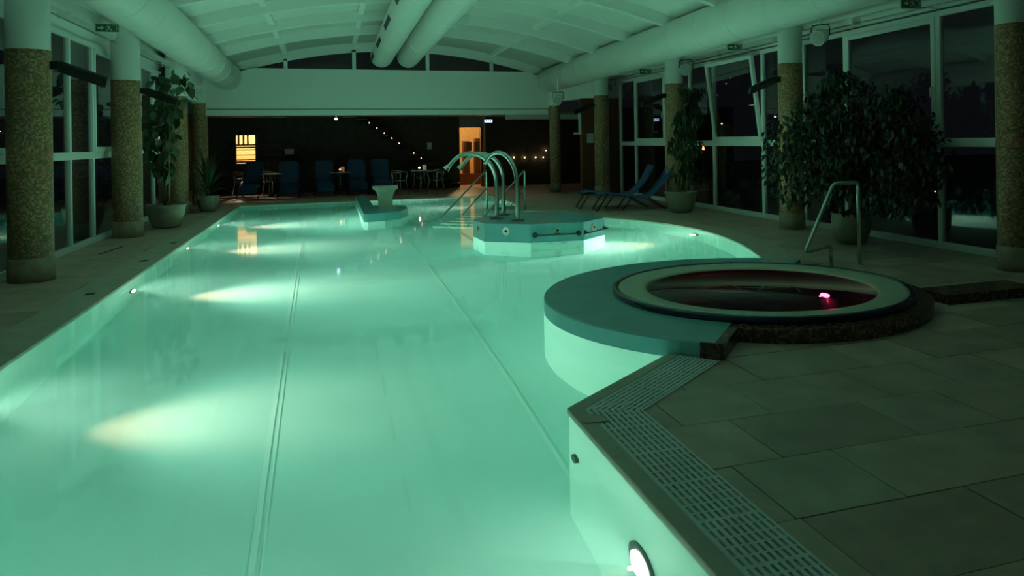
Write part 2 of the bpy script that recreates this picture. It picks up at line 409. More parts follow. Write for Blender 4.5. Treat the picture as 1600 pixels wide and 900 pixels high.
for k in range(11):
    yy = 20.8 - 2.2 * k; rb = MB(); vs = []
    for x in xs[4:-6]: z = zc(x, yy); vs += [(x, yy - .07, z), (x, yy + .07, z), (x, yy + .09, z + .24), (x, yy - .09, z + .24)]
    m = len(vs) // 4; fs = [(i * 4 + q, (i + 1) * 4 + q, (i + 1) * 4 + (q + 1) % 4, i * 4 + (q + 1) % 4) for i in range(m - 1) for q in range(4)]
    rb.add(vs, fs + [(0, 1, 2, 3), ((m - 1) * 4 + 3, (m - 1) * 4 + 2, (m - 1) * 4 + 1, (m - 1) * 4)]).build('rib', WHITE, ceil)
for x in (-1.19, .67, 2.78, 4.72):
    ya, yb = -2.5, 24.1; za, zb = zc(x, ya), zc(x, yb)
    MB().add([(x - .06, ya, za + .13), (x + .06, ya, za + .13), (x + .06, yb, zb + .13), (x - .06, yb, zb + .13), (x - .06, ya, za + .26), (x + .06, ya, za + .26), (x + .06, yb, zb + .26), (x - .06, yb, zb + .26)],
             [(3, 2, 1, 0), (4, 5, 6, 7), (0, 1, 5, 4), (1, 2, 6, 5), (2, 3, 7, 6), (3, 0, 4, 7)]).build('purlin', WHITE, ceil)
beam = empty('beam', (0, 0, 0), kind='structure')
MB().box(-3.3, 24.0, 2.635, 6.75, 24.35, 3.75).build('beam_body', WHITE, beam)
MB().box(-3.3, 24.03, 2.615, 6.75, 24.3, 2.635).build('shadow_gap', DARKM, beam)
MB().box(-3.3, 23.99, 2.45, 6.5, 24.33, 2.615).build('beam_foot', WHITE, beam)
MB().box(-2.6, 23.94, 3.74, 6.4, 24.1, 3.775).build('beam_cap', PVC, beam)
gw = empty('window_1', (0, 0, 0), kind='structure')
for i, (xa, xb) in enumerate(((-2.6, -1.19), (-1.19, .67), (.67, 2.78), (2.78, 4.72), (4.72, 6.4))):
    q = [(xa + (xb - xa) * k / 8) for k in range(9)]
    vs = [(x, 24.08, 3.76) for x in q] + [(x, 24.08, max(zarc(x) - .03, 3.765)) for x in q] + [(x, 24.09, 3.76) for x in q] + [(x, 24.09, max(zarc(x) - .03, 3.765)) for x in q]
    fs = [(k, k + 1, 10 + k, 9 + k) for k in range(8)] + [(18 + k, 27 + k, 28 + k, 19 + k) for k in range(8)]
    MB().add(vs, fs).build('pane', GLASS, gw)
for x, lean in ((-1.19, -.05), (.67, -.04), (2.78, .02), (4.72, .04)):
    z = zarc(x); MB().obox((x, 24.05, (3.76 + z) / 2), (0, 0, 1), (0, 1, 0), (1, 0, -lean), (z - 3.76) / 2 + .02, .05, .05).build('mullion', PVC, gw)
fr = MB(); vs = []
for k in range(41):
    x = -2.75 + 9.2 * k / 40; z = zarc(x); vs += [(x, 24.0, z - .045), (x, 24.12, z - .045), (x, 24.12, z + .25), (x, 24.0, z + .25)]
fr.add(vs, [(i * 4 + q, (i + 1) * 4 + q, (i + 1) * 4 + (q + 1) % 4, i * 4 + (q + 1) % 4) for i in range(40) for q in range(4)]).build('arched_frame', WHITE, gw)

# ------------------------------------------------------------------ ducts
def duct(x, z, r, y0, y1, label, slots=False, ring=1.2, hang=False, tilt=0, turn=0):
    t = empty('ventilation_duct', (x, y1, z), label, 'duct', 'white round ventilation ducts under the vault')
    t.rotation_euler = (-tilt, 0, -turn)
    n = 40; mb = MB(); L = y1 - y0
    mb.tube([(0, -L, 0), (0, 0, 0)], r, n); mb.build('duct_tube', DUCT, t)
    k = .5
    while k < L:
        mb = MB(); mb.tube([(0, -k - .012, 0), (0, -k - .006, 0), (0, -k + .006, 0), (0, -k + .012, 0)], [r + .001, r + .007, r + .007, r + .001], n, caps=False); mb.build('seam_ring', DUCT, t); k += ring
    if slots:
        k = .7
        while k < L:
            a = math.radians(200); c = Vector((cos(a) * (r + .001), -k, sin(a) * (r + .001)))
            MB().obox(c, (0, 1, 0), (-sin(a), 0, cos(a)), (cos(a), 0, sin(a)), .7, .05, .006).build('air_slot', DARKM, t); k += 2.95
    k = 2.0
    if hang:
        while k < L:
            MB().box(-.006, -k - .02, r - .01, .006, -k + .02, 4.64 - z).build('hanger', STEEL_D, t); k += 4.8
    return t
duct(-2.70, 3.52, .37, -2.4, 23.98, 'large white round air duct running along the left windows', tilt=.0085, turn=-.011)
duct(6.50, 3.5, .37, -2.4, 23.98, 'large white round air duct running along the right windows', tilt=.0085, turn=.002)
duct(1.36, 4.02, .30, -2.4, 22.6, 'left one of the two middle ducts with dark air slots', True, 3.1, tilt=.010)
duct(2.08, 4.02, .30, -2.4, 22.6, 'right one of the two middle ducts, plain without slots', False, 3.1, tilt=.010)

# ------------------------------------------------------------------ side walls and windows
XR, XL = 8.2, -3.86
wr = empty('wall_right', (0, 0, 0), kind='structure')
MB().box(XR, -2.5, 3.40, XR + .2, 22.6, 4.3).build('wall_band', WHITE, wr)
MB().box(XR - .02, -2.5, -.1, XR + .2, 22.6, .0).build('wall_base', WHITE, wr)
wl = empty('wall_left', (0, 0, 0), kind='structure')
MB().box(XL - .2, -2.5, 3.40, XL, 24.4, 4.3).build('wall_band', WHITE, wl)
def bar(y0, y1, z0, z1, X, sgn, d0=0, d1=.07):
    a, b = X + sgn * d0, X - sgn * d1
    return MB().box(min(a, b), y0, z0, max(a, b), y1, z1)
def handle(parent, y, z, X, sgn, flip=1):
    mb = MB(); x = X - sgn * .075
    mb.tube([(x + sgn * .01, y, z), (x - sgn * .05, y, z)], .014, 8); mb.tube([(x - sgn * .05, y, z), (x - sgn * .055, y, z - .06 * flip), (x - sgn * .05, y, z - .15 * flip)], [.013, .012, .009], 8)
    return mb.build('window_handle', PVC, parent)
wi = 2
def side_windows(X, sgn, ys, zb, zt, ztop, sashes, tilted=None):
    global wi
    for a, b in zip(ys[:-1], ys[1:]):
        win = empty('window_%d' % wi, (0, 0, 0), kind='structure'); wi += 1
        bar(a - .045, a + .045, 0, ztop, X, sgn).build('mullion', PVC, win, bevel=.006)
        bar(a + .045, b - .045, 0, .10, X, sgn).build('bottom_rail', PVC, win, bevel=.006)
        bar(a + .045, b - .045, zt - .06, zt + .06, X, sgn).build('transom', PVC, win, bevel=.006)
        bar(a + .045, b - .045, ztop - .08, ztop, X, sgn).build('top_rail', PVC, win, bevel=.006)
        xg = X + sgn * -.03
        MB().box(xg - .004, a + .04, .09, xg + .004, b - .04, zt - .05).build('pane', GLASS, win)
        mid = (a + b) / 2
        if any(a < s < b for s in sashes):
            tl = tilted is not None and a < tilted < b
            sw = empty('sash', (X - sgn * .05, 0, zt + .06)); sw.parent = win
            hgt = ztop - .08 - (zt + .06)
            for q in ((a + .045, a + .125, 0, hgt), (b - .125, b - .045, 0, hgt), (a + .125, b - .125, 0, .08), (a + .125, b - .125, hgt - .08, hgt)):
                MB().box(-.035, q[0], q[2], .035, q[1], q[3]).build('sash_bar', PVC, sw, bevel=.006)
            MB().box(-.004, a + .12, .07, .004, b - .12, hgt - .07).build('sash_pane', GLASS, sw)
            hm = MB(); hy = a + .085 if sgn > 0 else b - .085; hz = hgt * .42
            dr = -1 if sgn > 0 else 1
            if tl: hm.tube([(dr * .03, hy, hz), (dr * .08, hy, hz), (dr * .085, hy + .14, hz)], [.014, .013, .009], 8)
            else: hm.tube([(dr * .03, hy, hz), (dr * .08, hy, hz), (dr * .085, hy, hz - .14)], [.014, .013, .009], 8)
            hm.build('sash_handle', PVC, sw)
            if tl: sw.rotation_euler.y = -sgn * math.radians(7.0)
        else:
            MB().box(xg - .004, a + .04, zt + .05, xg + .004, b - .04, ztop - .07).build('pane', GLASS, win)
    bar(ys[-1] - .045, ys[-1] + .045, 0, ztop, X, sgn).build('mullion', PVC, win, bevel=.006)
ysr = []
for k in range(-2, 3):
    for d in (8.95, 11.08, 12.3): ysr.append(d + 4.8 * k)
ysr = sorted(y for y in ysr if -2 < y < 22.7)
side_windows(XR, 1, ysr, 0, 1.50, 3.36, [y + .8 for y in (-.6, 4.2, 8.95, 13.75, 18.6)], 14.5)
ysl = sorted(y for y in [a + 4.8 * k for k in range(-4, 2) for a in (15.35, 16.85, 18.9)] if -2 < y < 23.5)
side_windows(XL, -1, ysl, 0, 1.48, 3.38, [y + .8 for y in (-3.85, .95, 5.75, 10.55, 15.35, 20.15)])
struct(MB().box(-3.62, 20.9, 2.78, -3.30, 24.2, 3.7).build('beam_left', WHITE))
mb = MB(); mb.prism([(7.36, 21.5), (7.66, 21.7), (6.95, 24.1), (6.6, 23.95)], 2.86, 3.7); struct(mb.build('beam_right', WHITE))
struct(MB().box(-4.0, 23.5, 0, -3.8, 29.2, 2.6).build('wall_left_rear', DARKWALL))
struct(MB().box(-4.1, -2.75, -.05, 8.5, -2.5, 5.1).build('wall_near', WHITE))
# brown partition at the end of the window wall
bp_ = struct(MB().box(7.02, 22.15, 0, 8.3, 22.35, 2.86).build('wall_partition', BROWN))
struct(MB().box(7.6, 22.36, 2.86, 8.4, 24.3, 4.1).build('wall_right_corner', WHITE))
# outdoor ground and torches
struct(MB().box(8.45, -20, -.35, 60, 60, -.3).build('outdoor_ground', NIGHTGROUND))
struct(MB().box(-60, -20, -.35, -4.1, 60, -.3).build('outdoor_ground', NIGHTGROUND))
for (u, v), nm in (((1099, 234), 'flaming garden torch outside, seen beside the hanging plant'), ((1216, 235), 'flaming garden torch outside, seen left of the big column')):
    p = atx(u, v, 9.6); t = empty('garden_torch', (p.x, p.y, -.3), nm, 'torch', 'garden torches outside the right windows')
    MB().tube([(0, 0, 0), (0, 0, p.z + .24)], .012, 8).build('pole', BENT, t)
    MB().lathe([(.0, 0), (.03, 0), (.045, .07), (.04, .075), (.0, .06)], (0, 0, p.z + .22), 12).build('oil_cup', DARKM, t)
    MB().lathe([(.0, 0), (.025, .01), (.034, .04), (.02, .09), (.0, .13)], (0, 0, p.z + .285), 12).build('flame', FLAME, t)
for (u, v, X, c) in ((1020, 202, 30, 'far white garden lamp seen high in the second window'), (1010, 210, 30, 'far white garden lamp seen low in the second window'), (1461, 299, 12, 'small white light point behind the ficus, low outside')):
    p = atx(u, v, X); t = empty('garden_lamp', (p.x, p.y, -.3), c, 'lamp', 'far garden lamps outside')
    MB().tube([(0, 0, 0), (0, 0, p.z + .3 - .03)], .02, 8).build('post', DARKM, t)
    MB().lathe([(0, -.03), (.022, -.022), (.03, 0), (.022, .022), (0, .03)] if X > 20 else [(0, -.012), (.011, 0), (0, .012)], (0, 0, p.z + .3), 10).build('globe', WARM, t)

# ------------------------------------------------------------------ columns
def column(x, y, r, label, ztile=2.88, panel=0):
    t = empty('column', (x, y, 0), label, 'column', 'mosaic clad round columns')
    MB().lathe([(0, 0), (r + .012, 0), (r + .012, .28), (r, .285)], n=40).build('plinth', PLINTH, t)
    MB().lathe([(r, .28), (r, ztile)], n=48).build('mosaic_shaft', MOSAIC, t)
    MB().lathe([(r - .004, ztile), (r - .004, 3.86)], n=40).build('white_shaft', WHITE, t)
    return t
cols = [(7.67, 12.0, .215, 'large mosaic column in front of the right windows beside the ficus'),
        (7.62, 16.85, .215, 'mosaic column by the right windows behind the blue loungers'),
        (7.45, 21.6, .215, 'mosaic column in front of the brown partition by the coat stand'),
        (6.70, 23.95, .17, 'slim mosaic column under the right end of the far beam'),
        (-3.47, 16.1, .235, 'large mosaic column by the left windows, nearest in view on the left'),
        (-3.47, 21.0, .235, 'mosaic column on the left behind the potted climber'),
        (-3.42, 24.1, .20, 'mosaic column at the left end of the far beam'),
        (7.67, 7.2, .215, 'mosaic column at the far right edge of the room'),
        (-3.47, 11.3, .235, 'mosaic column at the far left edge of the room')]
for c in cols: column(*c, ztile=2.80 if c[0] < 0 else (2.72 if c[2] < .18 else 2.9))
def heater(x, y, s, label, z=2.62):     # s: +1 panel points to -x
    t = empty('heater_panel', (x, y, z), label, 'heater', 'black tilted panels on the columns')
    ax = Vector((-s, 0, -.38)).normalized(); ay = Vector((.12 * s, -.62, .78)); ay = (ay - ax * ay.dot(ax)).normalized(); az = ax.cross(ay)
    c = Vector((-s * .33, 0, -.10))
    hp = MB().obox(c, ax, ay, az, .27, .075, .03).build('panel_body', BLACKP, t, bevel=.012)
    MB().obox(c + az * (.031 * s), ax, ay, az, .25, .06, .003).build('panel_face', DARKM, hp)
    MB().obox(c + ax * .275, ax, ay, az, .008, .07, .028).build('end_cap', DARKM, hp)
    MB().obox((-s * .03, 0, .0), (1, 0, 0), (0, 1, 0), (0, 0, 1), .06, .04, .05).build('bracket', DARKM, t)
for x, y, s, l in ((7.45, 12.0, 1, 'black tilted heater panel on the large column near the ficus'), (7.40, 16.85, 1, 'black tilted heater panel on the column behind the loungers'),
                (7.22, 21.6, 1, 'black tilted heater panel on the column by the coat stand'), (-3.24, 16.1, -1, 'black tilted heater panel behind the climber leaves on the left'),
                (-3.24, 11.3, -1, 'black tilted heater panel at the left picture edge')):
    heater(x, y, s, l)

# ------------------------------------------------------------------ cable trays, exit signs, floodlights
def tray(x, z, y0, y1, label):
    t = empty('cable_tray', (x, y0, z), label, 'cable tray'); L = y1 - y0
    MB().box(-.07, 0, 0, -.062, L, .06).build('side_rail', PVC, t); MB().box(.062, 0, 0, .07, L, .06).build('side_rail', PVC, t)
    mb = MB(); k = 0
    while k < L: mb.box(-.062, k, .0, .062, k + .03, .006); k += .09
    tag(mb.build('rungs', PVC, t), kind='stuff')
    MB().tube([(.03, 0, -.09), (.03, L, -.09)], .014, 8).build('conduit', STEEL_D, t)
    k = .6
    while k < L: MB().box(-.02, k, -.10, .15, k + .025, 0).build('bracket', PVC, t); k += 2.4
tray(7.95, 3.50, -2, 22.4, 'perforated white cable tray along the top of the right window wall')
tray(-3.62, 3.55, -2, 23.5, 'white cable tray along the top of the left window wall')
def exit_sign(p, label, s):     # running man pictogram, facing the pool hall; face normal towards -y
    t = empty('exit_sign', p, label, 'exit sign', 'green emergency exit signs along the trays')
    sb_ = MB().box(-.03, -.02, -.075, .33, .02, .075).build('sign_box', SIGNW, t, bevel=.004)
    MB().box(-.01, -.024, -.06, .31, -.018, .06).build('green_face', SIGNG, sb_)
    a = MB(); y0, y1 = -.028, -.024
    def pl(pts): m = len(pts); a.add([(x, y0, z) for x, z in pts] + [(x, y1, z) for x, z in pts], [tuple(range(m)), tuple(range(m, 2 * m))[::-1]] + [(i, (i + 1) % m, m + (i + 1) % m, m + i) for i in range(m)])
    pl([(.02, .012), (.07, .012), (.07, .035), (.105, 0), (.07, -.035), (.07, -.012), (.02, -.012)])                 # arrow
    pl([(.22, -.05), (.285, -.05), (.285, .05), (.22, .05), (.22, .043), (.277, .043), (.277, -.043), (.22, -.043)])   # door
    pl([(.165 + .011 * cos(k * PI / 4), .038 + .011 * sin(k * PI / 4)) for k in range(8)])                             # head
    pl([(.15, .024), (.175, .026), (.19, -.004), (.172, -.010)])                                                     # trunk
    pl([(.175, -.004), (.19, -.004), (.215, -.022), (.206, -.046), (.196, -.044), (.20, -.024)])                     # leg
    pl([(.168, -.008), (.182, -.008), (.165, -.034), (.135, -.036), (.135, -.028), (.158, -.026)])                   # leg
    pl([(.15, .024), (.155, .014), (.133, -.002), (.127, .004)]); pl([(.172, .024), (.178, .016), (.205, .010), (.203, .018)])  # arms
    a.build('pictogram', SIGNW, sb_)
    MB().box(-.02 if s < 0 else .30, -.006, -.05, .0 if s < 0 else .64, .006, -.035).build('bracket_arm', STEEL_D, t)
for (u, v), X, l, s_ in (((1147, 71), 7.7, 'green exit sign above the tilted window', 1), ((1008, 109), 7.7, 'green exit sign above the second window from the brown partition', 1),
             ((1422, 3), 7.7, 'green exit sign at the top right corner of the view', 1), ((168, 44), -3.35, 'green exit sign near the left duct above the left window', -1),
             ((266, 100), -3.6, 'green exit sign on the left tray above the climber', -1)):
    p = atx(u, v + (3 if X > 0 else 0), X); exit_sign((p.x - .15, p.y, p.z), l, s_)
def flood(x, y, z, label, rz, top=3.83):
    t = empty('floodlight', (x, y, z), label, 'floodlight', 'white drum floodlights under the right tray', rz=rz)
    a = math.radians(20); d = Vector((-cos(a), 0, -sin(a)))
    n = 28; pts = [d * k for k in (-.14, -.125, -.05, .12, .13)]
    dr_ = MB().tube(pts, [.06, .10, .125, .135, .128], n).build('drum', WHITE, t)
    MB().tube([d * .131, d * .136], .118, n).build('front_glass', mat_glassdark, dr_)
    MB().tube([(0, -.16, 0), (0, -.165, .10), (0, -.15, .19), (0, 0, .2), (0, .15, .19), (0, .165, .10), (0, .16, 0)], .011, 8).build('yoke', DARKM, t)
    MB().tube([(0, 0, .2), (0, 0, top - z)], .02, 8).build('stem', PVC, t)
mat_glassdark = mat('flood_glass', (.35, .38, .34), .15)
for (u, v), x, l, rz in (((1282, 57), 7.78, 'white drum floodlight right of the large column', .5), ((1072, 107), 7.78, 'white drum floodlight above the column behind the loungers', .9),
                      ((953, 135), 7.86, 'white drum floodlight right of the coat stand column', 1.0), ):
    p = atx(u, v, x); flood(p.x, p.y, p.z, l, rz)
p = aty(872, 155, 21.3); flood(p.x, p.y, p.z, 'white drum floodlight under the duct at the right end of the far beam', 1.0, 3.5)

# ------------------------------------------------------------------ underwater lamps
def pool_lamp(x, y, z, d, label, power=1.0, size=54, r=.08):
    t = empty('pool_lamp', (x, y, z), label, 'pool lamp', 'round underwater lamps in the pool walls')
    d = Vector(d).normalized(); 
    lr = MB().tube([d * -.02, d * .010, d * .016], [r * 1.5, r * 1.5, r * 1.3], 32).build('lamp_ring', DARKM, t)
    MB().tube([d * .0, d * .022, d * .034], [r, r * .97, r * .6], 28).build('lamp_lens', LENS, lr)
    light('lamp_beam', 'SPOT', d * .045, POOL_LAMP * .42 * power, (1, .42, .26), t, d + Vector((0, 0, -.40)), spot_size=math.radians(size), spot_blend=1.0, shadow_soft_size=.012)
    light('lamp_spill', 'SPOT', d * .06, POOL_LAMP * 1.45 * power, (.66, .88, .73), t, d + Vector((0, 0, .42)), spot_size=math.radians(128), spot_blend=1.0, shadow_soft_size=.012)
for y, l in ((18.6, 'lit underwater lamp in the left pool wall, farthest of three in view'), (14.8, 'lit underwater lamp in the left pool wall, middle one in view'), (10.95, 'lit underwater lamp in the left pool wall, nearest in view'),
          (6.6, 'underwater lamp in the left pool wall just outside the picture')):
    pool_lamp(-2.33, y, -.78, (1, 0, 0), l, .50 if y < 7 else 1.0)
pool_lamp(1.32, 3.34, -.70, (-1, 0, 0), 'big glaring underwater lamp in the near right pool wall', .38, 66, .105)
pool_lamp(6.12, 12.75, -.66, (-1, -.05, 0), 'underwater lamp in the curved right pool wall', 1.0)
pool_lamp(4.5, 21.2, -.6, (-1, -.02, 0), 'underwater lamp beyond the pool steps', .7)
nz = MB().tube([(1.335, 4.36, -.58), (1.30, 4.36, -.58)], .045, 20); tag(nz.build('inlet_nozzle', DARKM), 'small dark round inlet in the near right pool wall', 'nozzle')

# ------------------------------------------------------------------ spa
pod = MB(); a0, a1 = math.radians(46), math.radians(231)
pod.lathe([(1.40, .10), (1.40, .115), (RL - .012, .115), (RL, .103), (RL, -.02), (RL, FZ)], (SX, SY, 0), 90, a0, a1)
po = struct(pod.build('trim_4', TEAL, smooth=False))
struct(MB().lathe([(RL + .001, -.024), (RL + .001, FZ)], (SX, SY, 0), 90, math.radians(50), math.radians(224)).build('spa_pool_wall', LINER_WALL, smooth=True))
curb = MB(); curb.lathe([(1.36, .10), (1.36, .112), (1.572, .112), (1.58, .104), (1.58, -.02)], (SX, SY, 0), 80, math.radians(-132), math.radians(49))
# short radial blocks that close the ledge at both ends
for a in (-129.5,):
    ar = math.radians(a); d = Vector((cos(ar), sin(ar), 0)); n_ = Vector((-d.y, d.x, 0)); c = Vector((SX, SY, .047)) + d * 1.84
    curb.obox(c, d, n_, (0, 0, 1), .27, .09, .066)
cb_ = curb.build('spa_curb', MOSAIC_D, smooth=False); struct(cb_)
tb = empty('spa_tub', (SX, SY, 0), 'round whirlpool with navy rim and cream ring beside the pool', 'whirlpool')
MB().lathe([(1.385, .11), (1.42, .10), (1.437, .115), (1.437, .158), (1.425, .171), (1.40, .174), (1.375, .168), (1.372, .15)], n=120).build('rim', BLUE_RIM, tb)
MB().lathe([(1.378, .13), (1.378, .160), (1.34, .166), (1.13, .150), (1.10, .140), (1.09, .05)], n=120).build('seat_ring', CREAM, tb)
MB().lathe([(1.093, .128), (1.08, -.25), (.85, -.32), (.78, -.75), (.55, -.85), (0, -.87)], n=72).build('tub_bowl', TUB, tb)
la = math.atan2(6.30 - SY + .2, 4.32 - SX + .3)
lp = Vector((4.36 + .1 - SX, 6.36 + .12 - SY, -.245))
rl = at(1282, 456, .13); rd = (rl.x - SX, rl.y - SY)
lc = Vector((rd[0] + .10, rd[1] + .26, -.16))
MB().tube([lc, lc + Vector((-.006, -.010, .010))], .034, 20).build('spa_lamp', REDL, tb)
MB().lathe([(.0, -.9), (.07, -.9), (.07, -.24), (0, -.20)], (lc.x, lc.y, 0), 16).build('lamp_post', TUB, tb)
light('red_glow', 'POINT', (lc.x - .09, lc.y - .10, -.10), 1.8, (1, .02, .12), tb, shadow_soft_size=.006)
sw = MB().lathe([(0, .132), (1.088, .132), (1.088, -.3), (.9, -.9), (0, -.9)], (SX, SY, 0), 72); tag(sw.build('spa_water', SPAW), 'dark reflecting water inside the round whirlpool', 'water', kind='stuff')
def tubepath(P, r=.02, n=12, rad=.06):
    out = [Vector(P[0])]
    for i in range(1, len(P) - 1):
        p = Vector(P[i]); a = (Vector(P[i - 1]) - p); b = (Vector(P[i + 1]) - p); d1 = min(rad, a.length * .45); d2 = min(rad, b.length * .45)
        A = p + a.normalized() * d1; B = p + b.normalized() * d2
        for k in range(6): t = k / 5; out.append(A * (1 - t) ** 2 + p * 2 * t * (1 - t) + B * t * t)
    out.append(Vector(P[-1])); return MB().tube(out, r, n)
YR = 8.25
P_ = [aty(1300, 420, YR), aty(1298, 384, YR), aty(1258, 394, YR), aty(1302, 287, YR), aty(1341, 285, YR), aty(1343, 424, YR)]
P_ = [p - Vector((5.9, YR, 0)) for p in P_]; P_[0].z = -.01; P_[-1].z = -.01
hr = empty('spa_handrail', (5.9, YR, 0), 'bent steel tube handrail standing behind the whirlpool', 'handrail')
tubepath(P_, .023).build('rail_tube', STEEL, hr)
for p in (P_[0], P_[-1]): MB().lathe([(0, .0), (.05, .0), (.05, .008), (0, .012)], (p.x, p.y, 0), 20).build('foot_plate', STEEL_D, hr)
tag(MB().box(5.5, 5.95, -.01, 6.6, 6.35, .09).build('mosaic_step', MOSAIC_D, bevel=.005), 'low dark mosaic step at the right edge of the whirlpool', 'step')

# ------------------------------------------------------------------ massage island
isl = empty('massage_island', (3.35, 13.3, 0), 'octagonal teal massage island with jets and grab bars in the pool', 'pool island')
IP = [(2.29, 13.50), (2.34, 12.72), (2.99, 12.22), (3.87, 12.18), (4.42, 12.72), (4.44, 13.5), (3.9, 14.35), (3.0, 14.45)]
IP = [(x - 3.35, y - 13.3) for x, y in IP]
MB().prism(IP, -.03, .28).build('island_head', TEAL, isl, bevel=.01)
MB().prism([(x * .995, y * .995) for x, y in IP], FZ, -.028).build('island_body', LINER_WALL, isl)
def face(i, t, z):
    a = Vector(IP[i]); b = Vector(IP[(i + 1) % 8]); p = a + (b - a) * t; d = (b - a).normalized(); n = Vector((d.y, -d.x)); return Vector((p.x, p.y, z)), Vector((n.x, n.y, 0)), Vector((d.x, d.y, 0))
for i, t in ((0, .5), (1, .48), (2, .5), (3, .45)):
    p, n, d = face(i, t, .16)
    MB().tube([p - n * .01, p + n * .012], .066, 24).build('jet_ring', CREAM if i == 3 else STEEL, isl)
    MB().tube([p + n * .01, p + n * .018], .022, 12).build('jet_nozzle', BLACKP, isl)
for i, t0, t1 in ((2, .08, .90), (3, .06, .95)):
    a, n, d = face(i, t0, .10); b = face(i, t1, .10)[0]
    MB().tube([a + n * .07, b + n * .07], .014, 12).build('grab_bar', BARD, isl)
    for q in (a, b):
        MB().tube([q - n * .01, q + n * .075], .016, 12).build('bar_mount', BARD, isl); MB().tube([q - n * .005, q + n * .012], .045, 20).build('mount_plate', BARD, isl)
for i in (2, 3):
    for t in (.36, .62):
        for dz in (0, -.05):
            p, n, d = face(i, t, -.14 + dz); MB().obox(p + n * .002, d, n, (0, 0, 1), .05, .004, .006).build('air_slit', DARKM, isl)
def spout(base, path, r0, label, flare):
    t = empty('swan_neck_spout', base, label, 'water spout', 'bent steel swan neck spouts on the island')
    pts = [Vector((0, 0, .0))] + [Vector(p) for p in path]
    sm = catmull([tuple(p) for p in pts], 5)
    n = len(sm); rs = [r0 * (1.12 - .2 * i / n) for i in range(n)]
    MB().tube(sm, rs, 16).build('pipe', STEEL, t)
    MB().lathe([(0, 0), (.12, 0), (.12, .012), (.05, .03), (0, .03)], n=24).build('flange', BARD, t)
    if flare:
        e = Vector(sm[-1]); d = (e - Vector(sm[-3])).normalized(); s_ = d.cross(Vector((0, 0, 1))).normalized(); u_ = s_.cross(d)
        vs = []
        for k, wd, th in ((-.04, .034, .032), (.03, .05, .038), (.10, .075, .062)):
            for q in range(16): a = 2 * PI * q / 16; vs.append(e + d * k + s_ * wd * cos(a) + u_ * th * sin(a))
        MB().add(vs, [(i * 16 + q, i * 16 + (q + 1) % 16, (i + 1) * 16 + (q + 1) % 16, (i + 1) * 16 + q) for i in range(2) for q in range(16)], True).build('flat_mouth', STEEL, t)
ZB = .28
def gooseneck(h, reach, top, dirv, drop):
    d = Vector(dirv).normalized(); P = [(0, 0, h * .5), (0, 0, h)]
    hr_ = reach * .56
    for k in range(1, 9):
        a = PI * k / 9 * 0.86; x = hr_ * (1 - cos(a)); z = h + (top - h) * sin(a) if a < PI / 2 else top - drop * (1 - sin(a)) * 1.15
        P.append((d.x * x, d.y * x, z))
    return P
spout((2.70, 13.46, ZB), gooseneck(.62, .82, 1.13, (-1, -.03, 0), .5), .036, 'front swan neck spout with flat mouth on the island', True)
spout((2.93, 13.99, ZB), gooseneck(.66, .74, 1.12, (-1, -.03, 0), .5), .034, 'rear swan neck spout partly hidden by the front one', True)
spout((2.93, 12.86, ZB), gooseneck(.60, .62, 1.14, (-.75, .62, 0), .5), .036, 'nearest swan neck spout, turned away from the camera', False)

# ------------------------------------------------------------------ waterfall platform and spout
wp = empty('waterfall_platform', (1.2, 18.3, 0), 'pale platform reaching into the pool under the water chute', 'pool platform')
W_ = [(.62, 23.05), (.62, 17.05), (.70, 16.95), (1.05, 17.05), (1.42, 17.45), (1.62, 18.1), (1.60, 18.9), (1.2, 19.3), (.92, 19.3), (.92, 23.05)]
W_ = [(x - 1.2, y - 18.3) for x, y in W_]
MB().prism(W_, -.03, .15).build('platform_head', TEAL, wp, bevel=.008); MB().prism([(x * .997, y * .999) for x, y in W_], FZ, -.028).build('platform_body', LINER_WALL, wp)
ch = empty('water_chute', (1.14, 18.4, .15), 'concrete pedestal water chute with flared flat lip', 'water chute')
mb = MB(); prof = [(0, .15), (.10, .15), (.22, .155), (.31, .17), (.38, .20), (.43, .235)]
vs = []
for z, hw in prof: vs += [(-hw, -.10 - (hw - .15) * 1.2, z), (hw, -.10 - (hw - .15) * 1.2, z), (hw, .12, z), (-hw, .12, z)]
k = len(prof); mb.add(vs, [(i * 4 + q, i * 4 + (q + 1) % 4, (i + 1) * 4 + (q + 1) % 4, (i + 1) * 4 + q) for i in range(k - 1) for q in range(4)] + [(3, 2, 1, 0), tuple((k - 1) * 4 + q for q in range(4))])
mb.build('pedestal', CREAM, ch); MB().box(-.265, -.28, .43, .265, .16, .50).build('lip_slab', COPING, ch, bevel=.01)

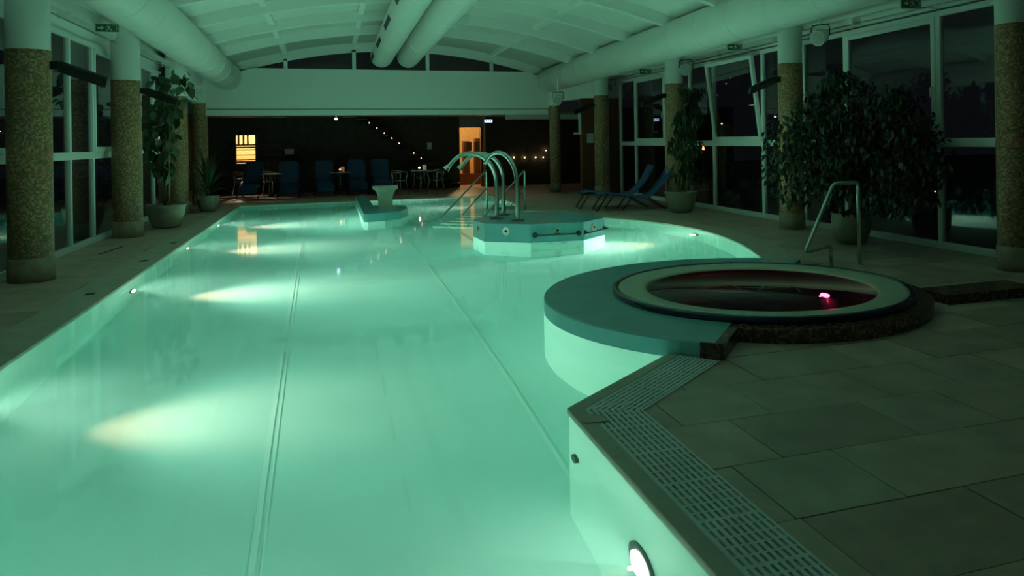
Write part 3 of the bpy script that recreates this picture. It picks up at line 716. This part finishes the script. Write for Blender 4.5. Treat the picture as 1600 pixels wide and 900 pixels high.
# ------------------------------------------------------------------ pool steps and their handrails
sd = Vector((-.62, -.79, 0)).normalized(); ss = Vector((.79, -.62, 0)).normalized()
st0 = Vector((3.875, 18.29, 0))
stp = empty('pool_steps', st0, 'submerged pale steps leading down between two steel handrails', 'steps')
for k in range(7):
    z = -.10 - .17 * k
    MB().obox(sd * (.18 + .33 * k) + Vector((0, 0, (z + FZ) / 2)), sd, ss, (0, 0, 1), .17, .56, (z - FZ) / 2).build('step', LINER_WALL, stp, bevel=.006)
    MB().obox(sd * (.33 + .33 * k) + Vector((0, 0, z + .003)), sd, ss, (0, 0, 1), .02, .56, .004).build('step_nosing', PVC, stp)
for s_, l in ((-1, 'left steel handrail with mid rail at the pool steps'), (1, 'right steel handrail with mid rail at the pool steps')):
    b = st0 + ss * .5 * s_ - sd * .03; t = empty('steps_handrail', b, l, 'handrail', 'steel handrails at the pool steps')
    top = Vector((0, 0, .93)); end = sd * 2.75 + Vector((0, 0, -.27))
    tubepath([(0, 0, 0), top, end, end + Vector((0, 0, -.35))], .021, rad=.05).build('top_rail', STEEL, t)
    MB().tube([Vector((0, 0, .50)), sd * 2.1 + Vector((0, 0, -.42))], .015, 10).build('mid_rail', STEEL, t)
    MB().lathe([(0, 0), (.05, 0), (.05, .01), (0, .014)], n=18).build('foot_plate', STEEL_D, t)

# ------------------------------------------------------------------ plants
def leaf_mesh(L, W, bend=.25):
    return ([(0, 0, 0), (-W * .5, L * .35, .02 * L), (W * .5, L * .35, .02 * L), (-W * .42, L * .68, -bend * L * .3), (W * .42, L * .68, -bend * L * .3), (0, L, -bend * L), (0, L * .35, -.04 * L), (0, L * .68, -bend * L * .45)],
            [(0, 6, 1), (0, 2, 6), (1, 6, 7, 3), (6, 2, 4, 7), (3, 7, 5), (7, 4, 5)])
def rot_rand(down=0):
    return Matrix.Rotation(random.uniform(0, 2 * PI), 3, 'Z') @ Matrix.Rotation(random.uniform(-1.1, .35) - down, 3, 'X') @ Matrix.Rotation(random.uniform(-.5, .5), 3, 'Y')
def pot(name, loc, prof, label, cat='potted plant', group=None):
    t = empty(name, loc, label, cat, group)
    pb = MB().lathe(prof, n=40).build('pot', POT, t)
    r = prof[-1][0]; MB().lathe([(0, prof[-1][1] + .0), (r, prof[-1][1])], n=24).build('soil', SOIL, pb)
    return t
BOWL = [(0, 0), (.20, 0), (.24, .02), (.30, .15), (.335, .30), (.345, .40), (.365, .42), (.365, .46), (.33, .46), (.32, .42)]
# left climber
t = pot('potted_climber', (-3.12, 17.6, 0), BOWL, 'tall climbing plant with big glossy leaves in a wide bowl by the left windows')
for dx, dy in ((0, 0), (.05, .04), (-.04, .05)): MB().tube([(dx, dy, .4), (dx * 2 - .03, dy, 1.2), (dx + .02, dy * 2, 2.0), (dx - .05, dy, 3.0)], [.018, .015, .013, .008], 6).build('stem', BARK, t)
MB().tube([(.06, -.05, .4), (.1, -.05, 2.3)], .014, 6).build('support_pole', BENT, t)
lv, lf = leaf_mesh(.24, .17, .35)
lm = [MB().add(lv, lf, True) for _ in range(1)][0]; proto = lm.build('leaf', LEAF, t); lme2 = proto.data.copy(); lme2.materials[0] = LEAF2
for k in range(230):
    o = proto if k == 0 else proto.copy()
    if k: COL.objects.link(o)
    if k % 4 == 0: o.data = lme2
    z = random.uniform(1.05, 3.15); rr = .30 if z < 2.6 else .36
    if z < 1.5: rr = .2
    a = random.uniform(0, 2 * PI); q = rr * math.sqrt(random.random()); off = .15 if z > 2.5 else -.08
    o.location = (q * cos(a) + off, q * sin(a), z); o.rotation_euler = (rot_rand(.5)).to_euler(); s_ = random.uniform(.6, 1.0); o.scale = (s_, s_, s_)
# small palm-like plant further back
t = pot('potted_palm', (-2.9, 21.5, 0), [(x * .72, z * .85) for x, z in BOWL], 'spiky dark green palm in a small bowl near the far left pool corner')
mb = MB()
for k in range(70):
    a = random.uniform(0, 2 * PI); el = random.uniform(.15, 1.4); L = random.uniform(.6, 1.05); b0 = Vector((0, 0, random.uniform(.4, .75)))
    d = Vector((cos(a) * cos(el), sin(a) * cos(el), sin(el))); s_ = Vector((-sin(a), cos(a), 0)); P = [b0, b0 + d * L * .5, b0 + d * L - Vector((0, 0, L * .25 * (1.5 - el)))]
    vs = []
    for p, w_ in zip(P, (.012, .022, .002)): vs += [p - s_ * w_, p + s_ * w_]
    mb.add(vs, [(0, 1, 3, 2), (2, 3, 5, 4)])
tag(mb.build('fronds', LEAF, t), kind='stuff'); MB().tube([(0, 0, .35), (0, 0, .75)], .03, 8).build('stem', BARK, t)
# right climber beside the second column
b = at(1060, 333); t = pot('potted_climber', (7.25, 15.75, 0), BOWL, 'dark bushy climber on poles in a bowl beside the right windows')
for dx, dy in ((.1, -.05), (-.1, .05), (.02, .1)): MB().tube([(dx, dy, .4), (dx * .5 + .12, dy, 1.2), (.12, 0, 2.3)], .012, 6).build('support_pole', BENT, t)
mb = MB(); lv, lf = leaf_mesh(.16, .06, .4)
for k in range(1050):
    z = random.uniform(.95, 2.75) if k % 5 else random.uniform(.7, 1.4); a = random.uniform(0, 2 * PI); rr = (.12 + .16 * abs(sin((z - 1.15) * 2.6)) + .08 * sin(z * 9 + 1)) * math.sqrt(random.random()); Mr = rot_rand(.6)
    p = Vector((.20 + .10 * sin(z * 3.1) + rr * cos(a) * 1.25, rr * sin(a), z)); mb.add([p + Mr @ Vector(v) for v in lv], lf, True)
tag(mb.build('foliage', LEAF, t), kind='stuff')
# big ficus
t = pot('potted_ficus', (7.42, 10.0, 0), [(0, 0), (.19, 0), (.22, .03), (.285, .2), (.30, .36), (.285, .42), (.30, .44), (.30, .46), (.27, .46), (.26, .43)], 'large bushy ficus in a glazed pot by the right windows')
for k in range(5):
    a = k * 1.26; MB().tube([(0, 0, .4), (.05 * cos(a), .05 * sin(a), .9), (.4 * cos(a), .4 * sin(a), 1.7), (.55 * cos(a), .55 * sin(a), 2.1)], [.03, .025, .015, .008], 7).build('branch', BARK, t)
mb = MB(); lv, lf = leaf_mesh(.11, .05, .3)
clumps = [(0, 0, 1.5, .75), (-.45, -.2, 1.35, .6), (.35, -.35, 1.5, .6), (0, .1, 2.15, .42), (-.75, .5, 1.55, .38), (-.8, .3, 1.05, .42), (.25, -.8, 1.75, .45), (.1, -.3, .85, .6), (-.3, .4, 1.9, .4), (.35, .3, 1.3, .6), (.1, -1.15, 1.35, .5), (.0, -1.1, .85, .45), (.05, -.9, 2.1, .26), (-.2, .1, 2.45, .22)]
tot = sum(c[3] ** 2 for c in clumps)
for cx, cy, cz, cr in clumps:
    for k in range(int(7200 * cr ** 2 / tot)):
        while True:
            v = Vector((random.uniform(-1, 1), random.uniform(-1, 1), random.uniform(-1, 1)))
            if .2 < v.length < 1: break
        v *= 1 / max(.6, v.length) if random.random() < .35 else 1; p = Vector((cx, cy, cz)) + v * cr * (1 + random.uniform(-.1, .18)); p.x = min(p.x, .66)
        if p.z < .5: continue
        Mr = rot_rand(.3); mb.add([p + Mr @ Vector(q) for q in lv], lf, True)
tag(mb.build('foliage', LEAF, t), kind='stuff')

# ------------------------------------------------------------------ blue sling loungers on the right
def lounger():
    t = empty('sun_lounger', (0, 0, 0)); prof = [(-.95, .36), (-.8, .40), (-.5, .36), (-.2, .30), (.12, .28), (.35, .38), (.62, .66), (.80, .98)]
    sp = catmull(prof, 4); vs = []
    for x, z in sp: vs += [(x, -.27, z), (x, .27, z), (x, .27, z + .012), (x, -.27, z + .012)]
    n = len(sp); MB().add(vs, [(i * 4 + q, (i + 1) * 4 + q, (i + 1) * 4 + (q + 1) % 4, i * 4 + (q + 1) % 4) for i in range(n - 1) for q in range(4)], True).build('sling', BLUES, t)
    for y_ in (-.28, .28):
        MB().tube([(x, y_, z) for x, z in sp], .016, 8).build('side_rail', BLUES, t)
        MB().tube([(-.75, y_, .40), (-1.02, y_, .0)], .013, 8).build('leg', DARKM, t); MB().tube([(-.2, y_, .30), (-.42, y_, .0)], .013, 8).build('leg', DARKM, t)
        MB().tube([(.15, y_, .30), (.62, y_, .0)], .013, 8).build('leg', DARKM, t)
    for x, z in ((-1.02, .012), (.62, .012)): MB().tube([(x, -.28, z), (x, .28, z)], .012, 8).build('cross_bar', DARKM, t)
    return t
l1 = lounger(); l1.location = (6.55, 17.75, 0); l1.rotation_euler.z = -.12; tag(l1, 'blue sling sun lounger by the right windows, the farther of the pair', 'sun lounger', 'blue sling loungers on the right deck')
l2 = copy_tree(l1); l2.location = (6.72, 17.0, 0); tag(l2, 'blue sling sun lounger by the right windows, the nearer of the pair')

# coat stand
t = empty('coat_stand', (7.12, 20.6, 0), 'bentwood coat stand in front of the brown partition', 'coat stand')
MB().tube([(0, 0, .15), (0, 0, 1.85)], .018, 10).build('pole', BENT, t)
for k in range(4):
    a = k * PI / 2 + .5; c_, s_ = cos(a), sin(a)
    MB().tube([(.02 * c_, .02 * s_, .62), (.20 * c_, .20 * s_, .60), (.06 * c_, .06 * s_, .32), (.24 * c_, .24 * s_, .0)], .011, 8).build('leg', BENT, t)
    MB().tube([(.02 * c_, .02 * s_, 1.45), (.12 * c_, .12 * s_, 1.50), (.24 * c_, .24 * s_, 1.62), (.25 * c_, .25 * s_, 1.70)], .010, 8).build('hook', BENT, t)
    MB().tube([(.02 * c_, .02 * s_, 1.42), (.13 * c_, .13 * s_, 1.36), (.19 * c_, .19 * s_, 1.42)], .009, 8).build('lower_hook', BENT, t)
t = empty('notice', (7.27, 22.13, 1.69), 'white paper notice pinned on the brown partition', 'notice')
sh_ = MB().box(-.10, -.004, -.16, .10, .004, .12).build('sheet', PAPER, t)
for z in (.07, .03, -.01, -.05): MB().box(-.07, -.006, z - .006, .06, -.004, z + .006).build('text_line', STEEL_D, sh_)
MB().box(-.10, -.006, -.21, .10, .002, -.165).build('dark_footer', INK, t)
tag(MB().box(6.95, 22.2, 1.83, 7.02, 22.25, 2.42).box(6.80, 22.2, 1.79, 7.02, 22.25, 1.85).build('window_bracket', PVC), 'white angled frame piece left of the brown partition', 'frame')

# ------------------------------------------------------------------ rear lounge room behind the beam
YB = 28.4
back = empty('wall_back', (0, 0, 0), kind='structure')
def wallbox(x0, x1, z0, z1, m=DARKWALL): MB().box(x0, YB, z0, x1, YB + .15, z1).build('wall_panel', m, back)
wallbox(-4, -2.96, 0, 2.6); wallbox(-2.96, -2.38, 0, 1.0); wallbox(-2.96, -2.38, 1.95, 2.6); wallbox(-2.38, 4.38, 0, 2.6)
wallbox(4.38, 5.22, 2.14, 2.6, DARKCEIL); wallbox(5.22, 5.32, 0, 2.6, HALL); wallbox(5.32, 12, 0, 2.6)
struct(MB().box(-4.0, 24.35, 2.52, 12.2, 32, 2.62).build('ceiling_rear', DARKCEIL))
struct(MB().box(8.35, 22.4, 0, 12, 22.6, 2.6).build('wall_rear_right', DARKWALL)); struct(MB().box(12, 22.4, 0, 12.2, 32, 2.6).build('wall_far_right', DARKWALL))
struct(MB().box(8.3, 22.6, -.03, 12.2, 32, -.005).box(-4, 28.5, -.03, 8.3, 33, -.005).build('floor_rear', TILES[1]))
struct(MB().box(5.6, 26.0, 2.36, 12, 26.25, 2.52).build('beam_rear', WHITE))
# lit hallway behind the opening
hw = empty('hallway', (0, 0, 0), kind='structure')
for n_, b_ in (('wall_side', (4.2, YB + .15, 0, 4.36, 32, 2.6)), ('wall_side', (5.7, YB + .15, 0, 5.85, 32, 2.6)), ('wall_end', (4.2, 31.9, 0, 5.85, 32, 2.6))): MB().box(*b_).build(n_, HALL, hw)
light('hall_light', 'POINT', (4.75, 30.0, 2.5), 80, (1, .68, .32), shadow_soft_size=.03)
hl = empty('hall_lamp', (4.62, 30.6, 1.9), 'glowing globe lamp in the lit hallway', 'lamp'); MB().lathe([(0, -.07), (.05, -.05), (.07, 0), (.05, .05), (0, .07)], n=16).build('globe', emitter('hall_globe', (1, .75, .4), 6), hl); MB().tube([(0, 0, .06), (0, 0, .6)], .008, 6).build('cord', DARKM, hl)
hc = empty('cabinet', (5.0, 30.2, 0), 'red brown wooden cabinet inside the lit hallway', 'cabinet')
MB().box(-.22, -.2, 0, .0, .2, 1.65).build('cabinet_side', WOOD, hc); MB().box(.22, -.2, 0, .42, .2, 1.75).build('cabinet_side', WOOD, hc); MB().box(-.5, -.35, 0, .6, -.15, .42).build('bench', BROWN, hc)
for dx in (-.12, .18): MB().box(dx, -.24, 1.28, dx + .2, -.21, 1.62).build('picture_frame', DARKM, hc)
struct(MB().box(5.15, 28.36, 0, 5.22, 28.6, 2.14).build('trim_5', WOOD))
# lit cabin window with slats
cab = empty('lit_cabin', (-2.67, YB + .16, 0), 'small lit wooden cabin behind the slatted opening at the far left', 'cabin')
for b_ in ((-.8, 0, .5, -.7, 1.6, 2.3), (.7, 0, .5, .8, 1.6, 2.3), (-.8, 1.5, .5, .8, 1.6, 2.3), (-.8, 0, 2.2, .8, 1.6, 2.3), (-.8, 0, .5, .8, 1.6, .6)): MB().box(*b_).build('cabin_wall', HALL, cab)
light('cabin_light', 'POINT', (0, .45, 2.17), 90, (1, .86, .60), cab, shadow_soft_size=.02)
sl = empty('slat_screen', (-2.96, YB - .02, 0), 'horizontal wooden slat screen in front of the lit opening', 'slat screen')
for k, z in enumerate((.72, .80, .88, .96, 1.04, 1.12, 1.28, 1.45, 1.52, 1.60)):
    MB().box(0, -.04, z, 1.35, .0, z + (.055 if k not in (5, 6, 7) else .03)).build('slat', WOOD, sl)
MB().box(.60, -.02, .6, .66, .01, 2.0).build('slat_post', WOOD, sl); MB().box(-.04, -.02, .6, .0, .01, 2.0).build('slat_post', WOOD, sl)
for x in (.05, .20, .33): MB().box(x, -.01, 1.62, x + .055, .01, 1.95).build('upright', WOOD, sl)
for u, v, hw_, hh, l, yy in ((452, 237, .14, .09, 'pale paper sheet on the dark back wall near the slats', 28.36), (671, 228, .08, .12, 'pale paper sheet on the dark wall right of the stairs', 28.36)):
    p = aty(u, v, yy); tag(MB().box(p.x - hw_, yy - .006, p.z - hh, p.x + hw_, yy, p.z + hh).build('notice', PAPER), l, 'notice')
# staircase with step lights
sc = empty('staircase', (0, 27.6, 0), 'dark staircase with a small light at every tread, rear of the hall', 'staircase')
L0 = aty(577, 192, 27.2); L1 = aty(658, 247, 27.2); n_ = 7
for k in range(-1, 13):
    p = L0 + (L1 - L0) * (k / n_)
    if p.z < .05: break
    MB().box(p.x - .17, -.4, p.z - .075, p.x + .17, .6, p.z - .03).build('tread', DARKWALL, sc)
    if k in (0, 1, 2, 3, 4, 6, 7): MB().lathe([(0, -.012), (.014, 0), (0, .012)], (p.x, -.40, p.z), 8).build('step_light', WARM, sc)
a = L0 - (L1 - L0) * .15; b = L0 + (L1 - L0) * 1.75
MB().obox(((a.x + b.x) / 2, .62, (a.z + b.z) / 2 - .12), (b.x - a.x, 0, b.z - a.z), (0, 1, 0), (0, 0, 1), ((b - a).length) / 2, .02, .10).build('stringer', DARKM, sc)
# glowing dots standing in for lights reflected in the dark rear windows
for i, (u, v) in enumerate(((803, 246), (820, 246), (837, 246), (849, 246), (853, 235))):
    p = aty(u, v, 28.3); tag(MB().lathe([(0, -.02), (.018, -.01), (.018, .01), (0, .02)], tuple(p), 8).build('reflection_dot', WARM),
        ('tiny warm dot imitating a reflected light on the dark rear right wall, %s of the lower row' % ('first', 'second', 'third', 'fourth')[i]) if i < 4 else 'tiny warm dot imitating a reflected light above the lower row on the rear right wall', 'imitated reflection', 'tiny dots imitating reflected lights on the rear right wall')
es = empty('lit_exit_sign', aty(763, 189, 26.5), 'glowing bluish exit sign under the rear ceiling', 'exit sign'); MB().box(-.16, 0, -.07, .16, .05, .07).build('sign_box', DARKM, es)
MB().box(-.13, -.004, -.045, .13, 0, .045).build('glowing_face', COOL, es)
for a_, b_ in ((-.09, -.04), (-.01, .02), (.05, .10)): MB().box(a_, -.007, -.03, b_, -.004, .03).build('symbol', SIGNG, es)
MB().box(-.01, .01, .07, .01, .03, .26).build('hanger', DARKM, es)
el = empty('emergency_lamp', aty(525, 186, 26.4), 'small bluish lamp under the rear ceiling, left of the stairs', 'lamp'); MB().lathe([(0, -.03), (.04, -.015), (.05, .01), (0, .03)], n=14).build('lamp_glass', emitter('cool_lamp', (.6, .7, 1), 9), el); MB().lathe([(.03, .02), (.03, .025), (.02, 2.53 - el.location.z)], n=12).build('lamp_base', PVC, el)
for i, (u, v) in enumerate(((334, 187), (437, 183), (545, 183), (648, 184), (756, 180), (800, 183))):
    p = at(u, v, 2.515); MB().box(0, 0, 0, .3, .5, .006)
    tag(MB().box(p.x - .2, p.y - .25, 2.505, p.x + .2, p.y + .25, 2.52).build('ceiling_panel', PVC), 'unlit pale panel on the rear ceiling, number %d counted from the left' % (i + 1), 'ceiling lamp', 'unlit panels on the rear ceiling')

# padded recliners
def recliner():
    t = empty('recliner', (0, 0, 0))
    def pad(name, prof, w_, th, y_=0):
        sp = catmull(prof, 5); n = len(sp); vs = []; m = 10
        for i, (y, z) in enumerate(sp):
            a = sp[max(i - 1, 0)]; b = sp[min(i + 1, n - 1)]; d = Vector((b[0] - a[0], b[1] - a[1])).normalized(); nn = Vector((-d.y, d.x))
            e = min(i, n - 1 - i); k = .80 + .20 * min(e / 3, 1)
            for q in range(m):
                A = 2 * PI * q / m; cx_ = abs(cos(A)) ** .35 * (1 if cos(A) > 0 else -1); cz_ = abs(sin(A)) ** .6 * (1 if sin(A) > 0 else -1)
                vs.append((cx_ * w_ * k, y + nn.x * cz_ * th * k, z + nn.y * cz_ * th * k))
        fs = [(i * m + q, (i + 1) * m + q, (i + 1) * m + (q + 1) % m, i * m + (q + 1) % m) for i in range(n - 1) for q in range(m)] + [tuple(range(m)), tuple((n - 1) * m + q for q in range(m))[::-1]]
        MB().add(vs, fs, True).build(name, BLUEF, t)
    pad('back_cushion', [(.30, .40), (.40, .62), (.52, .90), (.60, 1.08)], .29, .05)
    pad('seat_cushion', [(.30, .40), (.05, .36), (-.20, .38)], .29, .05)
    pad('leg_cushion', [(-.20, .38), (-.32, .28), (-.40, .13)], .28, .045)
    for x in (-.31, .31):
        MB().tube([(x, .5, 0), (x, -.25, .55), (x, .45, .60)], .014, 8).build('frame_side', DARKM, t); MB().tube([(x, -.35, 0), (x, .4, .5)], .014, 8).build('leg', DARKM, t)
        MB().box(x - .03, -.25, .58, x + .03, .25, .60).build('armrest', DARKM, t)
    return t
rc0 = recliner()
for i, (u, v, rz, l) in enumerate(((388, 311, -.15, 'blue padded recliner at the far pool end, leftmost of five'), (450, 310, 0, 'blue padded recliner at the far pool end, second from the left'),
        (508, 307, .05, 'blue padded recliner at the far pool end, middle of five'), (560, 305, .05, 'blue padded recliner at the far pool end, second from the right'), (598, 303, .05, 'blue padded recliner behind the water chute, rightmost of five'))):
    r_ = rc0 if i == 0 else copy_tree(rc0); p = at(u, v); r_.location = (p.x, p.y + .5, 0); r_.rotation_euler.z = rz
    tag(r_, l, 'recliner', 'blue padded recliners along the far pool edge')
# cafe tables and chairs
def cafe_chair():
    t = empty('cafe_chair', (0, 0, 0))
    MB().lathe([(0, .44), (.21, .44), (.22, .45), (.21, .462), (0, .462)], n=20).build('seat', STEEL, t)
    arcp = [(.26 * cos(math.radians(a)), .26 * sin(math.radians(a)), .70 + .06 * max(0, sin(math.radians(a)))) for a in range(-40, 221, 20)]
    MB().tube(arcp, .013, 8).build('arm_rail', STEEL, t)
    for a in (30, 60, 90, 120, 150): r_ = math.radians(a); MB().tube([(.21 * cos(r_), .21 * sin(r_), .45), (.26 * cos(r_), .26 * sin(r_), .72)], .009, 6).build('back_slat', STEEL, t)
    for a in (-40, 220, 50, 130): r_ = math.radians(a); MB().tube([(.26 * cos(r_), .26 * sin(r_), .70 if a in (-40, 220) else .45), (.2 * cos(r_), .2 * sin(r_), .44), (.29 * cos(r_), .29 * sin(r_), 0)], .012, 8).build('leg', STEEL, t)
    return t
def cafe_table():
    t = empty('cafe_table', (0, 0, 0)); MB().box(-.3, -.3, .70, .3, .3, .72).build('table_top', STEEL_D, t, bevel=.004)
    MB().tube([(0, 0, .03), (0, 0, .70)], .03, 10).build('pedestal', STEEL, t)
    for k in range(4): a = k * PI / 2 + PI / 4; MB().tube([(0, 0, .06), (.28 * cos(a), .28 * sin(a), .012)], .013, 8).build('foot', STEEL_D, t)
    return t
t0_ = cafe_table(); 
for i, (u, v, l) in enumerate(((421, 303, 'small square cafe table between the first and second recliner'), (532, 306, 'small square cafe table with a candle between recliners'), (660, 302, 'small square cafe table with a candle right of the water chute'))):
    o = t0_ if i == 0 else copy_tree(t0_); p = at(u, v) if i else aty(424, 300, 25.9); o.location = (p.x, p.y + .5, 0); tag(o, l, 'table', 'small metal cafe tables at the far pool end')
    if i:
        c = empty('candle', (p.x - (0 if i == 1 else .05), p.y + .35, .72), ('lit red candle on the table between recliners' if i == 1 else 'lit candle on the right cafe table'), 'candle')
        MB().lathe([(0, 0), (.035, 0), (.04, .07), (.036, .07), (.03, .01), (0, .01)], n=14).build('holder', STEEL_D, c); MB().lathe([(0, .05), (.02, .07), (.024, .09), (0, .12)], n=10).build('flame', FLAME if i == 1 else WARM, c)
        h = empty('menu_holder', (p.x + (.08 if i == 1 else .13), p.y + .45, .72), 'small pale holder standing on %s' % ('the table between recliners' if i == 1 else 'the right cafe table'), 'menu holder'); MB().box(-.06, -.02, 0, .06, .02, .01).build('foot', STEEL_D, h); MB().box(-.06, -.003, .01, .06, .003, .17).build('card', PAPER, h)
c0 = cafe_chair()
for i, (u, v, rz, l) in enumerate(((625, 305, .9, 'metal armchair left of the right cafe table'), (682, 304, -.9, 'metal armchair right of the right cafe table'), (416, 298, 2.6, 'metal armchair between the first two recliners'),
                         (378, 307, 1.0, 'metal armchair left of the leftmost recliner'), (655, 298, .1, 'metal armchair behind the right cafe table'), (519, 300, .3, 'metal armchair behind the candle table'))):
    o = c0 if i == 0 else copy_tree(c0); p = at(u, v) if i != 2 else aty(424, 300, 27.15); o.location = (p.x, p.y + .1, 0); o.rotation_euler.z = rz; tag(o, l, 'chair', 'metal cafe armchairs at the far pool end')
